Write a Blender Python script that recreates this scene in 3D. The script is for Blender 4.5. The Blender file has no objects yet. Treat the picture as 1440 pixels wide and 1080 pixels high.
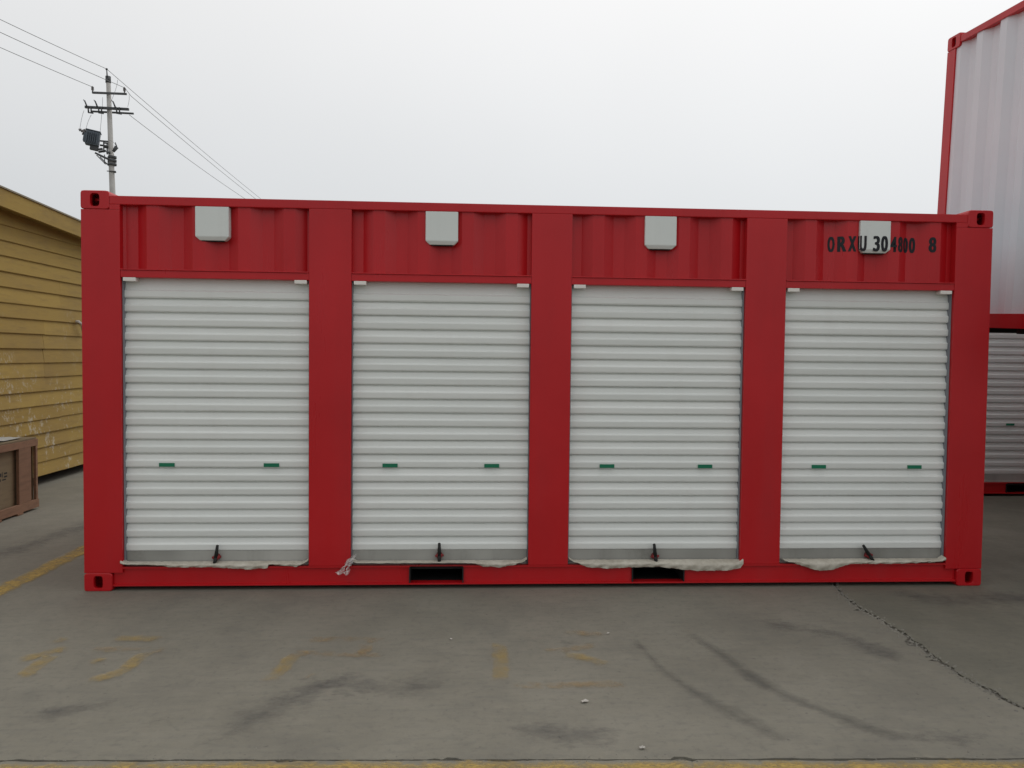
import bpy, bmesh, math, random
from mathutils import Vector, Matrix
random.seed(7)
R = math.radians
S = bpy.context.scene
C = S.collection

# ------------------------------------------------------------------ camera
cam = bpy.data.cameras.new('camera'); cam.sensor_width = 36; cam.lens = 27.0
cam.clip_start = .05; cam.clip_end = 5000
camo = bpy.data.objects.new('camera', cam); C.objects.link(camo); S.camera = camo
camo.matrix_world = (Matrix.Translation((2.483, -5.096, 1.565)) @ Matrix.Rotation(R(-3.271), 4, 'Z')
                     @ Matrix.Rotation(R(90 - 2.123), 4, 'X') @ Matrix.Rotation(R(.632), 4, 'Z'))

# ------------------------------------------------------------------ sky, sun, exposure
SUN_EL, SUN_AZ = 52, 50            # behind the cloud, beyond the container to the right
sun_dir = Vector((math.cos(R(SUN_EL)) * math.sin(R(SUN_AZ)), math.cos(R(SUN_EL)) * math.cos(R(SUN_AZ)), math.sin(R(SUN_EL))))
w = bpy.data.worlds.new('World'); S.world = w; w.use_nodes = True
nt = w.node_tree; nt.nodes.clear()
def wn(t, **k):
    n = nt.nodes.new(t)
    for a, b in k.items(): setattr(n, a, b)
    return n
out = wn('ShaderNodeOutputWorld'); bg = wn('ShaderNodeBackground')
sky = wn('ShaderNodeTexSky', sky_type='NISHITA', sun_disc=False, sun_elevation=R(SUN_EL), sun_rotation=R(SUN_AZ),
         dust_density=6.0, air_density=1.2)
hsv = wn('ShaderNodeHueSaturation'); hsv.inputs['Saturation'].default_value = .35
hsv.inputs['Value'].default_value = .1
nt.links.new(sky.outputs[0], hsv.inputs['Color'])
geo = wn('ShaderNodeTexCoord'); sep = wn('ShaderNodeSeparateXYZ')
nt.links.new(geo.outputs['Generated'], sep.inputs[0])
ramp = wn('ShaderNodeValToRGB')
ramp.color_ramp.elements[0].position = 0.0; ramp.color_ramp.elements[0].color = (.65, .685, .715, 1)
ramp.color_ramp.elements[1].position = .85; ramp.color_ramp.elements[1].color = (.95, .945, .94, 1)
e = ramp.color_ramp.elements.new(.45); e.color = (.90, .897, .895, 1)
nt.links.new(sep.outputs['Z'], ramp.inputs[0])
dot = wn('ShaderNodeVectorMath', operation='DOT_PRODUCT'); dot.inputs[1].default_value = sun_dir
nt.links.new(geo.outputs['Generated'], dot.inputs[0])
mr = wn('ShaderNodeMapRange'); mr.inputs['From Min'].default_value = -.2; mr.inputs['From Max'].default_value = 1
mr.inputs['To Min'].default_value = .84; mr.inputs['To Max'].default_value = 1.14
nt.links.new(dot.outputs['Value'], mr.inputs[0])
nz = wn('ShaderNodeTexNoise'); nz.inputs['Scale'].default_value = 1.6; nz.inputs['Detail'].default_value = 4
nt.links.new(geo.outputs['Generated'], nz.inputs['Vector'])
mr2 = wn('ShaderNodeMapRange'); mr2.inputs['From Min'].default_value = .3; mr2.inputs['From Max'].default_value = .7
mr2.inputs['To Min'].default_value = .975; mr2.inputs['To Max'].default_value = 1.025
nt.links.new(nz.outputs[0], mr2.inputs[0])
mul = wn('ShaderNodeMath', operation='MULTIPLY'); nt.links.new(mr.outputs[0], mul.inputs[0]); nt.links.new(mr2.outputs[0], mul.inputs[1])
sc = wn('ShaderNodeVectorMath', operation='SCALE'); nt.links.new(ramp.outputs[0], sc.inputs[0]); nt.links.new(mul.outputs[0], sc.inputs['Scale'])
mix = wn('ShaderNodeMix', data_type='RGBA'); mix.inputs[0].default_value = .9
nt.links.new(hsv.outputs[0], mix.inputs[6]); nt.links.new(sc.outputs[0], mix.inputs[7])
nt.links.new(mix.outputs[2], bg.inputs[0]); bg.inputs[1].default_value = 1.0
nt.links.new(bg.outputs[0], out.inputs[0])

sl = bpy.data.lights.new('sun', 'SUN'); sl.energy = .5; sl.angle = R(30); sl.color = (1, .97, .92)
so = bpy.data.objects.new('sun', sl); C.objects.link(so); so.location = (20, 20, 30)
so.rotation_euler = (-sun_dir).to_track_quat('-Z', 'Y').to_euler()
S.view_settings.view_transform = 'Standard'; S.view_settings.look = 'None'
S.view_settings.exposure = 0; S.view_settings.gamma = 1

# ------------------------------------------------------------------ materials
def mat(name):
    m = bpy.data.materials.new(name); m.use_nodes = True
    return m, m.node_tree, m.node_tree.nodes['Principled BSDF']
def nd(t, typ, **k):
    n = t.nodes.new(typ)
    for a, b in k.items(): setattr(n, a, b)
    return n
def noise(t, scale, detail=4, rough=.55, coord='Object', stretch=None):
    tc = nd(t, 'ShaderNodeTexCoord')
    n = nd(t, 'ShaderNodeTexNoise'); n.inputs['Scale'].default_value = scale
    n.inputs['Detail'].default_value = detail; n.inputs['Roughness'].default_value = rough
    src = tc.outputs[coord] if coord != 'World' else nd(t, 'ShaderNodeNewGeometry').outputs['Position']
    if stretch:
        mp = nd(t, 'ShaderNodeMapping'); mp.inputs['Scale'].default_value = stretch
        t.links.new(src, mp.inputs[0]); src = mp.outputs[0]
    t.links.new(src, n.inputs['Vector'])
    return n.outputs[0]
def rng(t, v, a, b, c, d):
    m = nd(t, 'ShaderNodeMapRange'); m.inputs[1].default_value = a; m.inputs[2].default_value = b
    m.inputs[3].default_value = c; m.inputs[4].default_value = d
    t.links.new(v, m.inputs[0]); return m.outputs[0]
def mixc(t, f, a, b, typ='MIX'):
    m = nd(t, 'ShaderNodeMix', data_type='RGBA', blend_type=typ)
    for v, i in ((f, 0), (a, 6), (b, 7)):
        if isinstance(v, (int, float)): m.inputs[i].default_value = v
        elif isinstance(v, tuple): m.inputs[i].default_value = (*v, 1)
        else: t.links.new(v, m.inputs[i])
    return m.outputs[2]
def math_(t, op, a, b=0.0):
    m = nd(t, 'ShaderNodeMath', operation=op)
    for v, i in ((a, 0), (b, 1)):
        if isinstance(v, (int, float)): m.inputs[i].default_value = v
        else: t.links.new(v, m.inputs[i])
    return m.outputs[0]
def bump(t, b, h, strength, dist):
    n = nd(t, 'ShaderNodeBump'); n.inputs['Strength'].default_value = strength; n.inputs['Distance'].default_value = dist
    t.links.new(h, n.inputs['Height']); t.links.new(n.outputs[0], b.inputs['Normal'])
def painted(name, col, col2, rough=.4, dents=.6, grime=.25, gcol=(.10, .09, .08), spec=.3):
    m, t, b = mat(name)
    big = noise(t, 1.3, 3, coord='World'); streak = noise(t, 5, 5, .6, 'World', (1, 1, .12)); fine = noise(t, 45, 4, .6, 'World')
    c = mixc(t, rng(t, big, .3, .7, 0, 1), col, col2)
    g = math_(t, 'MULTIPLY', rng(t, streak, .5, .78, 0, grime), rng(t, fine, .35, .7, .3, 1))
    c = mixc(t, g, c, gcol)
    t.links.new(c, b.inputs['Base Color'])
    t.links.new(rng(t, streak, .3, .7, rough - .08, rough + .14), b.inputs['Roughness'])
    bump(t, b, noise(t, 2.2, 2, coord='World'), dents, .012)
    b.inputs['Specular IOR Level'].default_value = spec
    return m
M = {}
M['red'] = painted('red_paint', (.45, .0075, .012), (.53, .009, .014), .32, .22, .3, (.26, .016, .02), spec=.42)
M['white_paint'] = painted('white_paint', (.70, .785, .835), (.75, .825, .87), .45, .35, .22, (.42, .43, .43))
M['vent'] = painted('vent_plastic', (.70, .745, .72), (.76, .79, .77), .5, .2, .25, (.45, .46, .43))
M['bracket'] = painted('bracket_white', (.80, .77, .72), (.84, .81, .77), .5, .1, .15)
M['dark'] = painted('dark_paint', (.012, .013, .013), (.02, .02, .019), .6, .2, .1)
M['black'] = painted('black_lettering', (.012, .015, .02), (.02, .022, .027), .6, .1, .3, (.12, .05, .05))
M['green'] = painted('green_label', (.01, .16, .085), (.013, .19, .10), .45, .1, .1)
M['galv'] = painted('galvanised', (.20, .205, .235), (.26, .265, .29), .45, .3, .3, (.22, .23, .24))
M['dirty_alu'] = painted('dusty_aluminium', (.22, .22, .20), (.44, .44, .41), .45, .6, .8, (.16, .16, .14))
M['lock_red'] = painted('lock_red', (.22, .02, .025), (.28, .03, .03), .5, .1, .3)
M['steel'] = painted('trestle_steel', (.16, .17, .19), (.20, .21, .22), .5, .3, .4, (.14, .07, .04))
M['pole_dark'] = painted('pole_steel', (.07, .075, .08), (.10, .105, .11), .6, .1, .2)
M['transformer'] = painted('transformer_grey', (.10, .125, .15), (.13, .15, .175), .5, .1, .3, (.05, .05, .05))
M['porcelain'] = painted('porcelain', (.16, .15, .15), (.24, .23, .23), .3, .1, .1)
M['wire'] = painted('wire_aluminium', (.20, .205, .21), (.25, .255, .26), .6, .1, .1)
M['roof'] = painted('shed_roof', (.23, .21, .16), (.28, .25, .18), .7, .2, .3)

def curtain():
    m, t, b = mat('white_slats')
    info = nd(t, 'ShaderNodeObjectInfo')
    st = noise(t, 3.0, 4, .6, 'World', (.5, 1, 6)); ve = noise(t, 6, 4, .6, 'World', (1, 1, .25))
    c = mixc(t, rng(t, info.outputs['Random'], 0, 1, 0, 1), (.735, .765, .74), (.79, .815, .79))
    c = mixc(t, rng(t, st, .45, .8, 0, .2), c, (.58, .60, .57))
    c = mixc(t, rng(t, ve, .55, .8, 0, .18), c, (.62, .60, .57))
    t.links.new(c, b.inputs['Base Color']); b.inputs['Roughness'].default_value = .38
    bump(t, b, noise(t, 4, 3, coord='World', stretch=(.6, 1, 3)), .5, .006)
    return m
M['slat'] = curtain()

def film():
    m, t, b = mat('cream_film')
    n = noise(t, 14, 5, .65, 'World')
    t.links.new(mixc(t, rng(t, n, .3, .7, 0, 1), (.40, .37, .30), (.60, .57, .49)), b.inputs['Base Color'])
    b.inputs['Roughness'].default_value = .5
    bump(t, b, noise(t, 30, 4, .6, 'World'), .8, .01)
    return m
M['film'] = film()
def clear():
    m, t, b = mat('clear_plastic')
    n = noise(t, 60, 5, .7, 'World')
    b.inputs['Base Color'].default_value = (.85, .82, .8, 1); b.inputs['Roughness'].default_value = .25
    t.links.new(rng(t, n, .4, .62, .12, .85), b.inputs['Alpha'])
    return m
M['clear'] = clear()

def concrete():
    m, t, b = mat('worn_concrete')
    big = noise(t, .45, 5, .6, 'World'); mid = noise(t, 2.1, 6, .62, 'World', (1, .8, 1)); fine = noise(t, 26, 6, .7, 'World')
    grit = noise(t, 160, 3, .6, 'World'); brush = noise(t, 5.5, 6, .65, 'World', (1, 4.5, 1))
    c = mixc(t, rng(t, big, .32, .68, 0, 1), (.165, .156, .124), (.222, .210, .170))
    c = mixc(t, rng(t, mid, .5, .75, 0, .6), c, (.142, .135, .115))
    c = mixc(t, rng(t, mid, .5, .28, 0, .5), c, (.236, .225, .185))
    c = mixc(t, rng(t, brush, .48, .74, 0, .42), c, (.125, .122, .11))
    c = mixc(t, rng(t, fine, .52, .74, 0, .5), c, (.10, .097, .087))
    c = mixc(t, rng(t, grit, .62, .8, 0, .45), c, (.31, .30, .265))
    pit = noise(t, 34, 2, .5, 'World'); c = mixc(t, rng(t, pit, .70, .76, 0, .55), c, (.07, .067, .06))
    lit = noise(t, 3.7, 7, .75, 'World', (1, 2.6, 1)); c = mixc(t, rng(t, lit, .54, .72, 0, .35), c, (.262, .246, .197))
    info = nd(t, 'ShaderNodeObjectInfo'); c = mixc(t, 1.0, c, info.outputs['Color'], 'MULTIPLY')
    t.links.new(c, b.inputs['Base Color'])
    t.links.new(rng(t, mid, .3, .7, .68, .9), b.inputs['Roughness'])
    h = math_(t, 'ADD', math_(t, 'MULTIPLY', fine, .6), math_(t, 'MULTIPLY', grit, .3))
    bump(t, b, h, .55, .006)
    return m
M['concrete'] = concrete()
def soil():
    m, t, b = mat('joint_soil')
    n = noise(t, 40, 5, .7, 'World')
    t.links.new(mixc(t, rng(t, n, .3, .7, 0, 1), (.07, .066, .055), (.19, .18, .15)), b.inputs['Base Color'])
    b.inputs['Roughness'].default_value = .95
    return m
M['soil'] = soil()
M['grit'] = painted('grit_stone', (.12, .115, .10), (.30, .285, .245), .9, .1, .2)
def decal(name, c1, c2, amount, lo, hi, scale=9):
    # worn coating: 'edge' attribute fades towards the rim, noise eats holes
    m, t, b = mat(name)
    at = nd(t, 'ShaderNodeAttribute', attribute_name='edge')
    n = noise(t, scale, 7, .68, 'World'); n2 = noise(t, scale * 5, 4, .7, 'World', (1, 2.2, 1))
    s = math_(t, 'ADD', math_(t, 'MULTIPLY', n, .65), math_(t, 'MULTIPLY', n2, .35))
    k = math_(t, 'ADD', s, math_(t, 'MULTIPLY', math_(t, 'SUBTRACT', at.outputs['Fac'], 1.0), .3))
    a = math_(t, 'MULTIPLY', rng(t, k, lo, hi, 0, amount), rng(t, at.outputs['Fac'], 0, .35, 0, 1))
    t.links.new(a, b.inputs['Alpha'])
    t.links.new(mixc(t, rng(t, n2, .3, .7, 0, 1), c1, c2), b.inputs['Base Color'])
    b.inputs['Roughness'].default_value = .8
    return m
M['yellow'] = decal('worn_yellow_paint', (.42, .285, .07), (.50, .345, .09), .55, .34, .64)
M['yellow_line'] = decal('yellow_line_paint', (.42, .285, .07), (.50, .345, .09), .85, .30, .58)
M['yellow_faint'] = decal('faint_yellow_paint', (.34, .225, .09), (.42, .275, .11), .55, .42, .66)
M['tyre'] = decal('tyre_rubber', (.07, .07, .068), (.10, .10, .095), .5, .30, .68, 3)
M['stain'] = decal('oil_stain', (.075, .075, .08), (.11, .105, .105), .58, .36, .70, 3)

def clap():
    m, t, b = mat('ochre_boards')
    info = nd(t, 'ShaderNodeObjectInfo')
    g = noise(t, 3, 6, .65, 'World', (1, 1, 7)); bl = noise(t, 1.4, 4, .6, 'World')
    c = mixc(t, info.outputs['Random'], (.29, .19, .036), (.36, .245, .052))
    c = mixc(t, rng(t, bl, .4, .7, 0, .5), c, (.22, .145, .05))
    c = mixc(t, rng(t, g, .5, .75, 0, .4), c, (.15, .095, .03))
    # plaster splashes over the lower wall
    sp = noise(t, 10, 6, .74, 'World', (1, 1, .8)); zone = noise(t, .9, 3, .5, 'World')
    pos = nd(t, 'ShaderNodeNewGeometry'); sx = nd(t, 'ShaderNodeSeparateXYZ'); t.links.new(pos.outputs['Position'], sx.inputs[0])
    zm = rng(t, sx.outputs['Z'], 2.1, 1.7, 0, 1)
    f = math_(t, 'MULTIPLY', math_(t, 'MULTIPLY', rng(t, sp, .55, .64, 0, .8), rng(t, zone, .36, .5, 0, 1)), zm)
    c = mixc(t, f, c, (.46, .42, .32))
    t.links.new(c, b.inputs['Base Color']); b.inputs['Roughness'].default_value = .75
    bump(t, b, g, .5, .006)
    return m
M['clap'] = clap()
def wood(name, c1, c2, c3):
    m, t, b = mat(name)
    info = nd(t, 'ShaderNodeObjectInfo')
    g = noise(t, 6, 6, .65, 'World', (5, .7, 5)); k = noise(t, 14, 5, .6, 'World')
    c = mixc(t, info.outputs['Random'], c1, c2)
    c = mixc(t, rng(t, g, .45, .75, 0, .6), c, c3); c = mixc(t, rng(t, k, .58, .78, 0, .5), c, c3)
    t.links.new(c, b.inputs['Base Color']); b.inputs['Roughness'].default_value = .8
    bump(t, b, g, .4, .004)
    return m
M['wood'] = wood('crate_pine', (.19, .098, .055), (.235, .128, .074), (.11, .057, .033))
M['ply'] = wood('crate_plywood', (.175, .132, .075), (.205, .155, .088), (.12, .085, .05))
M['sheet'] = painted('grey_sheet', (.40, .42, .42), (.50, .51, .50), .35, .8, .5, (.30, .29, .26))
def conc_pole():
    m, t, b = mat('pole_concrete')
    n = noise(t, 3, 5, .6, 'World')
    t.links.new(mixc(t, rng(t, n, .3, .7, 0, 1), (.36, .35, .33), (.46, .45, .43)), b.inputs['Base Color'])
    b.inputs['Roughness'].default_value = .85
    return m
M['pole'] = conc_pole()
def paper():
    m, t, b = mat('scrap_paper'); b.inputs['Base Color'].default_value = (.48, .46, .42, 1); b.inputs['Roughness'].default_value = .7
    return m
M['paper'] = paper()

# ------------------------------------------------------------------ helpers
def link(o, parent=None):
    C.objects.link(o)
    if parent is not None: o.parent = parent
    return o
def obj(name, me, m, parent=None, loc=(0, 0, 0), rot=(0, 0, 0), scale=(1, 1, 1)):
    o = bpy.data.objects.new(name, me)
    if isinstance(m, str) and len(me.materials) == 0: me.materials.append(M[m])
    o.location = loc; o.rotation_euler = rot; o.scale = scale
    return link(o, parent)
def tag(o, label, cat, group=None):
    o['label'] = label; o['category'] = cat
    if group: o['group'] = group
    return o
def thing(name, label, cat, loc=(0, 0, 0), rot=(0, 0, 0), group=None):
    o = bpy.data.objects.new(name, None); o.empty_display_size = .1
    o.location = loc; o.rotation_euler = rot
    return tag(link(o), label, cat, group)
def pyd(name, v, f, smooth=False):
    me = bpy.data.meshes.new(name); me.from_pydata(v, [], f); me.update()
    if smooth:
        for p in me.polygons: p.use_smooth = True
    return me
def bm_mesh(name, bm, smooth=False):
    bmesh.ops.recalc_face_normals(bm, faces=bm.faces)
    me = bpy.data.meshes.new(name); bm.to_mesh(me); bm.free()
    if smooth:
        for p in me.polygons: p.use_smooth = True
    return me
def add_box(bm, x0, x1, y0, y1, z0, z1):
    vs = [bm.verts.new((x, y, z)) for x in (x0, x1) for y in (y0, y1) for z in (z0, z1)]
    for q in ((0, 1, 3, 2), (4, 6, 7, 5), (0, 4, 5, 1), (2, 3, 7, 6), (0, 2, 6, 4), (1, 5, 7, 3)):
        bm.faces.new([vs[i] for i in q])
def box(name, x0, x1, y0, y1, z0, z1, bev=.003):
    bm = bmesh.new(); add_box(bm, x0, x1, y0, y1, z0, z1)
    if bev: bmesh.ops.bevel(bm, geom=bm.edges[:], offset=bev, segments=2, affect='EDGES', profile=.7)
    return bm_mesh(name, bm)
def prism_x(name, prof, x0, x1, cap=True):
    """closed (y,z) outline swept along x"""
    n = len(prof)
    v = [(x0, y, z) for y, z in prof] + [(x1, y, z) for y, z in prof]
    f = [(i, (i + 1) % n, n + (i + 1) % n, n + i) for i in range(n)]
    if cap: f += [tuple(range(n))[::-1], tuple(range(n, 2 * n))]
    bm = bmesh.new(); vs = [bm.verts.new(p) for p in v]
    for q in f: bm.faces.new([vs[i] for i in q])
    return bm_mesh(name, bm)
def add_tube(bm, a, b, r0, r1=None, n=10, cap=True):
    a, b = Vector(a), Vector(b); r1 = r0 if r1 is None else r1
    d = (b - a).normalized(); u = d.orthogonal().normalized(); w_ = d.cross(u)
    ra = [bm.verts.new(a + (u * math.cos(k * 2 * math.pi / n) + w_ * math.sin(k * 2 * math.pi / n)) * r0) for k in range(n)]
    rb = [bm.verts.new(b + (u * math.cos(k * 2 * math.pi / n) + w_ * math.sin(k * 2 * math.pi / n)) * r1) for k in range(n)]
    for k in range(n): bm.faces.new((ra[k], ra[(k + 1) % n], rb[(k + 1) % n], rb[k]))
    if cap: bm.faces.new(ra[::-1]); bm.faces.new(rb)
def tube(name, segs, n=10, smooth=True):
    bm = bmesh.new()
    for s in segs: add_tube(bm, *s[:2], *(s[2:] or ()), n=n)
    return bm_mesh(name, bm, smooth)
def path_tube(name, pts, r, n=6):
    bm = bmesh.new(); rings = []
    pts = [Vector(p) for p in pts]
    for i, p in enumerate(pts):
        d = (pts[min(i + 1, len(pts) - 1)] - pts[max(i - 1, 0)]).normalized()
        up = Vector((0, 0, 1)) if abs(d.z) < .9 else Vector((0, 1, 0))
        u = d.cross(up).normalized(); v = u.cross(d)
        rings.append([bm.verts.new(p + (u * math.cos(k * 2 * math.pi / n) + v * math.sin(k * 2 * math.pi / n)) * r) for k in range(n)])
    for a, b in zip(rings, rings[1:]):
        for k in range(n): bm.faces.new((a[k], a[(k + 1) % n], b[(k + 1) % n], b[k]))
    bm.faces.new(rings[0][::-1]); bm.faces.new(rings[-1])
    return bm_mesh(name, bm, True)

# ------------------------------------------------------------------ ground
def struct(o): o['kind'] = 'structure'; return o
JX, JY = 5.0, -2.183                     # the two slab joints
ground = struct(obj('ground', pyd('ground', [(-1500, -1500, -.009), (1500, -1500, -.009), (1500, 1500, -.009), (-1500, 1500, -.009)], [(0, 1, 2, 3)]), 'soil'))
def jy(x): return JY - .033 * (x - 2.67)      # the front joint is not quite square to the container
def rough_line(fixed, a, b, fine_a, fine_b, amp, seed, drift=0.0):
    """offsets along a joint: (t, offset) pairs, dense where it is seen"""
    rnd = random.Random(seed); pts = []; t = a; walk = 0.0; chip = 0
    while t < b:
        walk = walk * .86 + rnd.uniform(-amp, amp) * .6
        if chip == 0 and rnd.random() < .05: chip = rnd.randint(1, 3); cs = rnd.uniform(1.2, 3.2) * amp
        extra = 0
        if chip: extra = cs; chip -= 1
        seen = fine_a <= t <= fine_b
        pts.append((t, walk + (extra if seen else 0)))
        t += rnd.uniform(.012, .045) if seen else 1.5
    pts.append((b, 0)); return pts
jx_l = rough_line(JX, -40, 40, -3.2, 6, .019, 1); jx_r = rough_line(JX, -40, 40, -3.2, 6, .019, 2)
jy_a = rough_line(JY, -40, 40, -1, 8, .006, 3); jy_b = rough_line(JY, -40, 40, -1, 8, .006, 4)
def wob(y): return .05 * math.sin(y * 1.9 + .4) + .022 * math.sin(y * 5.3)
def slab(sx, sy):
    # corner at the joint crossing; sx, sy = side of each joint
    gap_x, gap_y = .0015, .002
    line_x = jx_r if sx > 0 else jx_l; line_y = jy_a if sy > 0 else jy_b
    cx = JX + sx * gap_x; cy = jy(JX) + sy * gap_y
    edge_x = [(cx + wob(t) + sx * abs(o), t) for t, o in line_x if (t - cy) * sy > .02]
    edge_y = [(t, jy(t) + sy * (gap_y + abs(o))) for t, o in line_y if (t - cx) * sx > .09]
    edge_x.sort(key=lambda p: p[1] * sy); edge_y.sort(key=lambda p: p[0] * sx)
    loop = edge_y[::-1] + [(cx + wob(cy), cy)] + edge_x + [(sx * 40, sy * 40)]
    bm = bmesh.new()
    top = bm.faces.new([bm.verts.new((x, y, 0)) for x, y in loop])
    r = bmesh.ops.extrude_face_region(bm, geom=[top])
    for v in r['geom']:
        if isinstance(v, bmesh.types.BMVert): v.co.z = -.06
    bmesh.ops.recalc_face_normals(bm, faces=bm.faces)
    bmesh.ops.triangulate(bm, faces=[f for f in bm.faces if len(f.verts) > 4])
    return bm_mesh('concrete_slab', bm)
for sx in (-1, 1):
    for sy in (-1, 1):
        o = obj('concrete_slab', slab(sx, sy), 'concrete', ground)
        o.color = (.82, .83, .80, 1) if sx > 0 else (1, 1, 1, 1)        # the right hand slabs are tinted darker

def ribbon(name, pts, width, m, z, taper=True, step=.03):
    """thin worn coat on the slab: three rails, 'edge' 0 at the rim, 1 in the middle"""
    P = [Vector((*p, 0)) for p in pts]; L = []
    for a, b in zip(P, P[1:]):
        n = max(1, int((b - a).length / step)); L += [a.lerp(b, i / n) for i in range(n)]
    L.append(P[-1])
    for _ in range(4):                                  # round the corners
        L = [L[0]] + [(L[i - 1] + L[i] * 2 + L[i + 1]) / 4 for i in range(1, len(L) - 1)] + [L[-1]]
    v, f, e = [], [], []
    n = len(L)
    for i, p in enumerate(L):
        d = (L[min(i + 1, n - 1)] - L[max(i - 1, 0)]).normalized(); s = Vector((-d.y, d.x, 0))
        wd = width if isinstance(width, (int, float)) else width[0] + (width[1] - width[0]) * i / (n - 1)
        wd *= random.uniform(.92, 1.08) if m not in ('tyre', 'stain') else 1
        end = min(1, min(i, n - 1 - i) * step / (.05 if m not in ('tyre', 'stain') else .25)) if taper else 1
        for k in (-1, -.5, 0, .5, 1):
            v.append((p.x + s.x * wd * k / 2, p.y + s.y * wd * k / 2, z)); e.append((1 - abs(k) ** 3) * end if m not in ('tyre', 'stain') else (1 - abs(k)) * end)
    for i in range(n - 1):
        for k in range(4): f.append((5 * i + k, 5 * i + k + 1, 5 * i + 6 + k, 5 * i + 5 + k))
    me = pyd(name, v, f); at = me.attributes.new('edge', 'FLOAT', 'POINT'); at.data.foreach_set('value', e)
    return obj(name, me, m, ground)
# yellow lines
ribbon('painted_line', [(-.58, -2.0), (-.54, 0), (-.52, 1.1), (-.5, 3.0), (-.48, 9)], .21, 'yellow_line', .004)
ribbon('painted_line', [(x, jy(x) - .098) for x in (-3, 2.6, 9)], .2, 'yellow_line', .004, step=.06)
# the three worn characters
chars = [
 [([(.236, -.898), (.357, -.823)], 1), ([(.22, -1.16), (.311, -1.071), (.415, -.978)], 1), ([(.366, -1.388), (.367, -1.209), (.374, -1.04)], 1),
  ([(.553, -.86), (.705, -.864), (.845, -.883)], 1), ([(.48, -1.019), (.719, -1.025), (.943, -1.042)], 0),
  ([(.83, -1.03), (.815, -1.278), (.785, -1.373), (.68, -1.403)], 1), ([(.583, -1.139), (.685, -1.209)], 1)],
 [([(1.591, -.899), (1.842, -.905), (2.096, -.938)], 0), ([(1.53, -1.09), (1.821, -1.11), (2.115, -1.142)], 0),
  ([(1.60, -1.10), (1.577, -1.271), (1.567, -1.364), (1.54, -1.46)], 1), ([(1.945, -.882), (1.953, -1.156)], 0), ([(1.66, -1.38), (1.80, -1.41)], 0)],
 [([(2.668, -.96), (2.665, -1.038), (2.651, -1.481)], 1), ([(2.657, -1.491), (2.769, -1.523), (3.04, -1.527), (3.284, -1.52)], 0),
  ([(3.23, -1.0), (3.015, -1.095), (2.855, -1.10)], 0), ([(2.972, -1.158), (3.091, -1.188), (3.208, -1.316)], 1), ([(3.00, -.838), (3.188, -.859), (3.30, -.882)], 0)]]
z = .004
for ch in chars:
    for k, (pts, strong) in enumerate(ch):
        ribbon('painted_stroke', pts, .125, 'yellow' if strong else 'yellow_faint', .004 + .0006 * k)
# tyre sweeps and stains
for pts, wd in [([(3.42, -.80), (3.43, -1.10), (3.48, -1.42), (3.56, -1.64), (3.64, -1.81), (3.72, -1.95), (3.79, -2.1), (3.86, -2.17)], (.10, .22)),
                ([(3.73, -.80), (3.84, -1.21), (3.89, -1.48), (3.96, -1.66), (4.05, -1.79), (4.19, -1.99), (4.30, -2.07), (4.55, -2.13)], (.12, .20)),
                ([(2.80, -.93), (3.11, -.94)], .09)]:
    ribbon('tyre_mark', pts, wd, 'tyre', .0020)
for k, (pts, wd) in enumerate([([(1.34, -2.16), (1.50, -1.95), (1.66, -1.70), (1.78, -1.50), (1.98, -1.36)], .42),
                ([(1.66, -1.42), (1.95, -1.50), (2.15, -1.55), (2.55, -1.45)], .46), ([(.46, -1.78), (.79, -1.69), (1.08, -1.54)], .36),
                ([(.98, -1.87), (1.34, -1.77)], .22), ([(5.2, -.2), (5.9, -.3), (7.4, -.35)], .7),
                ([(4.15, -2.02), (4.40, -2.10), (4.80, -2.08)], .30), ([(2.5, -1.9), (3.0, -2.0), (3.3, -1.9)], .4), 
                ([(2.8, -.95), (3.2, -1.0)], .3), ([(4.1, -.6), (4.6, -.9), (4.8, -1.4)], .45), ([(-1.3, .4), (-1.0, 1.2), (-.9, 2.4)], .6)]):
    ribbon('oil_stain', pts, wd, 'stain', .0024 + .0001 * k)
# grit along the joints and loose specks
bm = bmesh.new()
def speck(x, y, r, z0=0.0):
    vs = [bm.verts.new((x + r * math.cos(a) * random.uniform(.6, 1.2), y + r * math.sin(a) * random.uniform(.6, 1.2), z0 + 0.0005)) for a in (0, 1.6, 3.1, 4.7)]
    t_ = bm.verts.new((x, y, z0 + r * random.uniform(.5, .9)))
    for i in range(4): bm.faces.new((vs[i], vs[(i + 1) % 4], t_))
for _ in range(900):
    y = random.uniform(-2.15, 1.5); speck(JX + wob(y) + random.gauss(0, .022), y, random.uniform(.003, .010))
for _ in range(260):
    x = random.uniform(.3, 5.2); speck(x, jy(x) + random.gauss(0, .02), random.uniform(.0015, .005))
for _ in range(420):
    speck(random.uniform(-2, 7), random.uniform(-2.2, 3), random.uniform(.0015, .006))
gr = obj('grit', bm_mesh('grit', bm), 'grit', ground); gr['kind'] = 'stuff'

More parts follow.
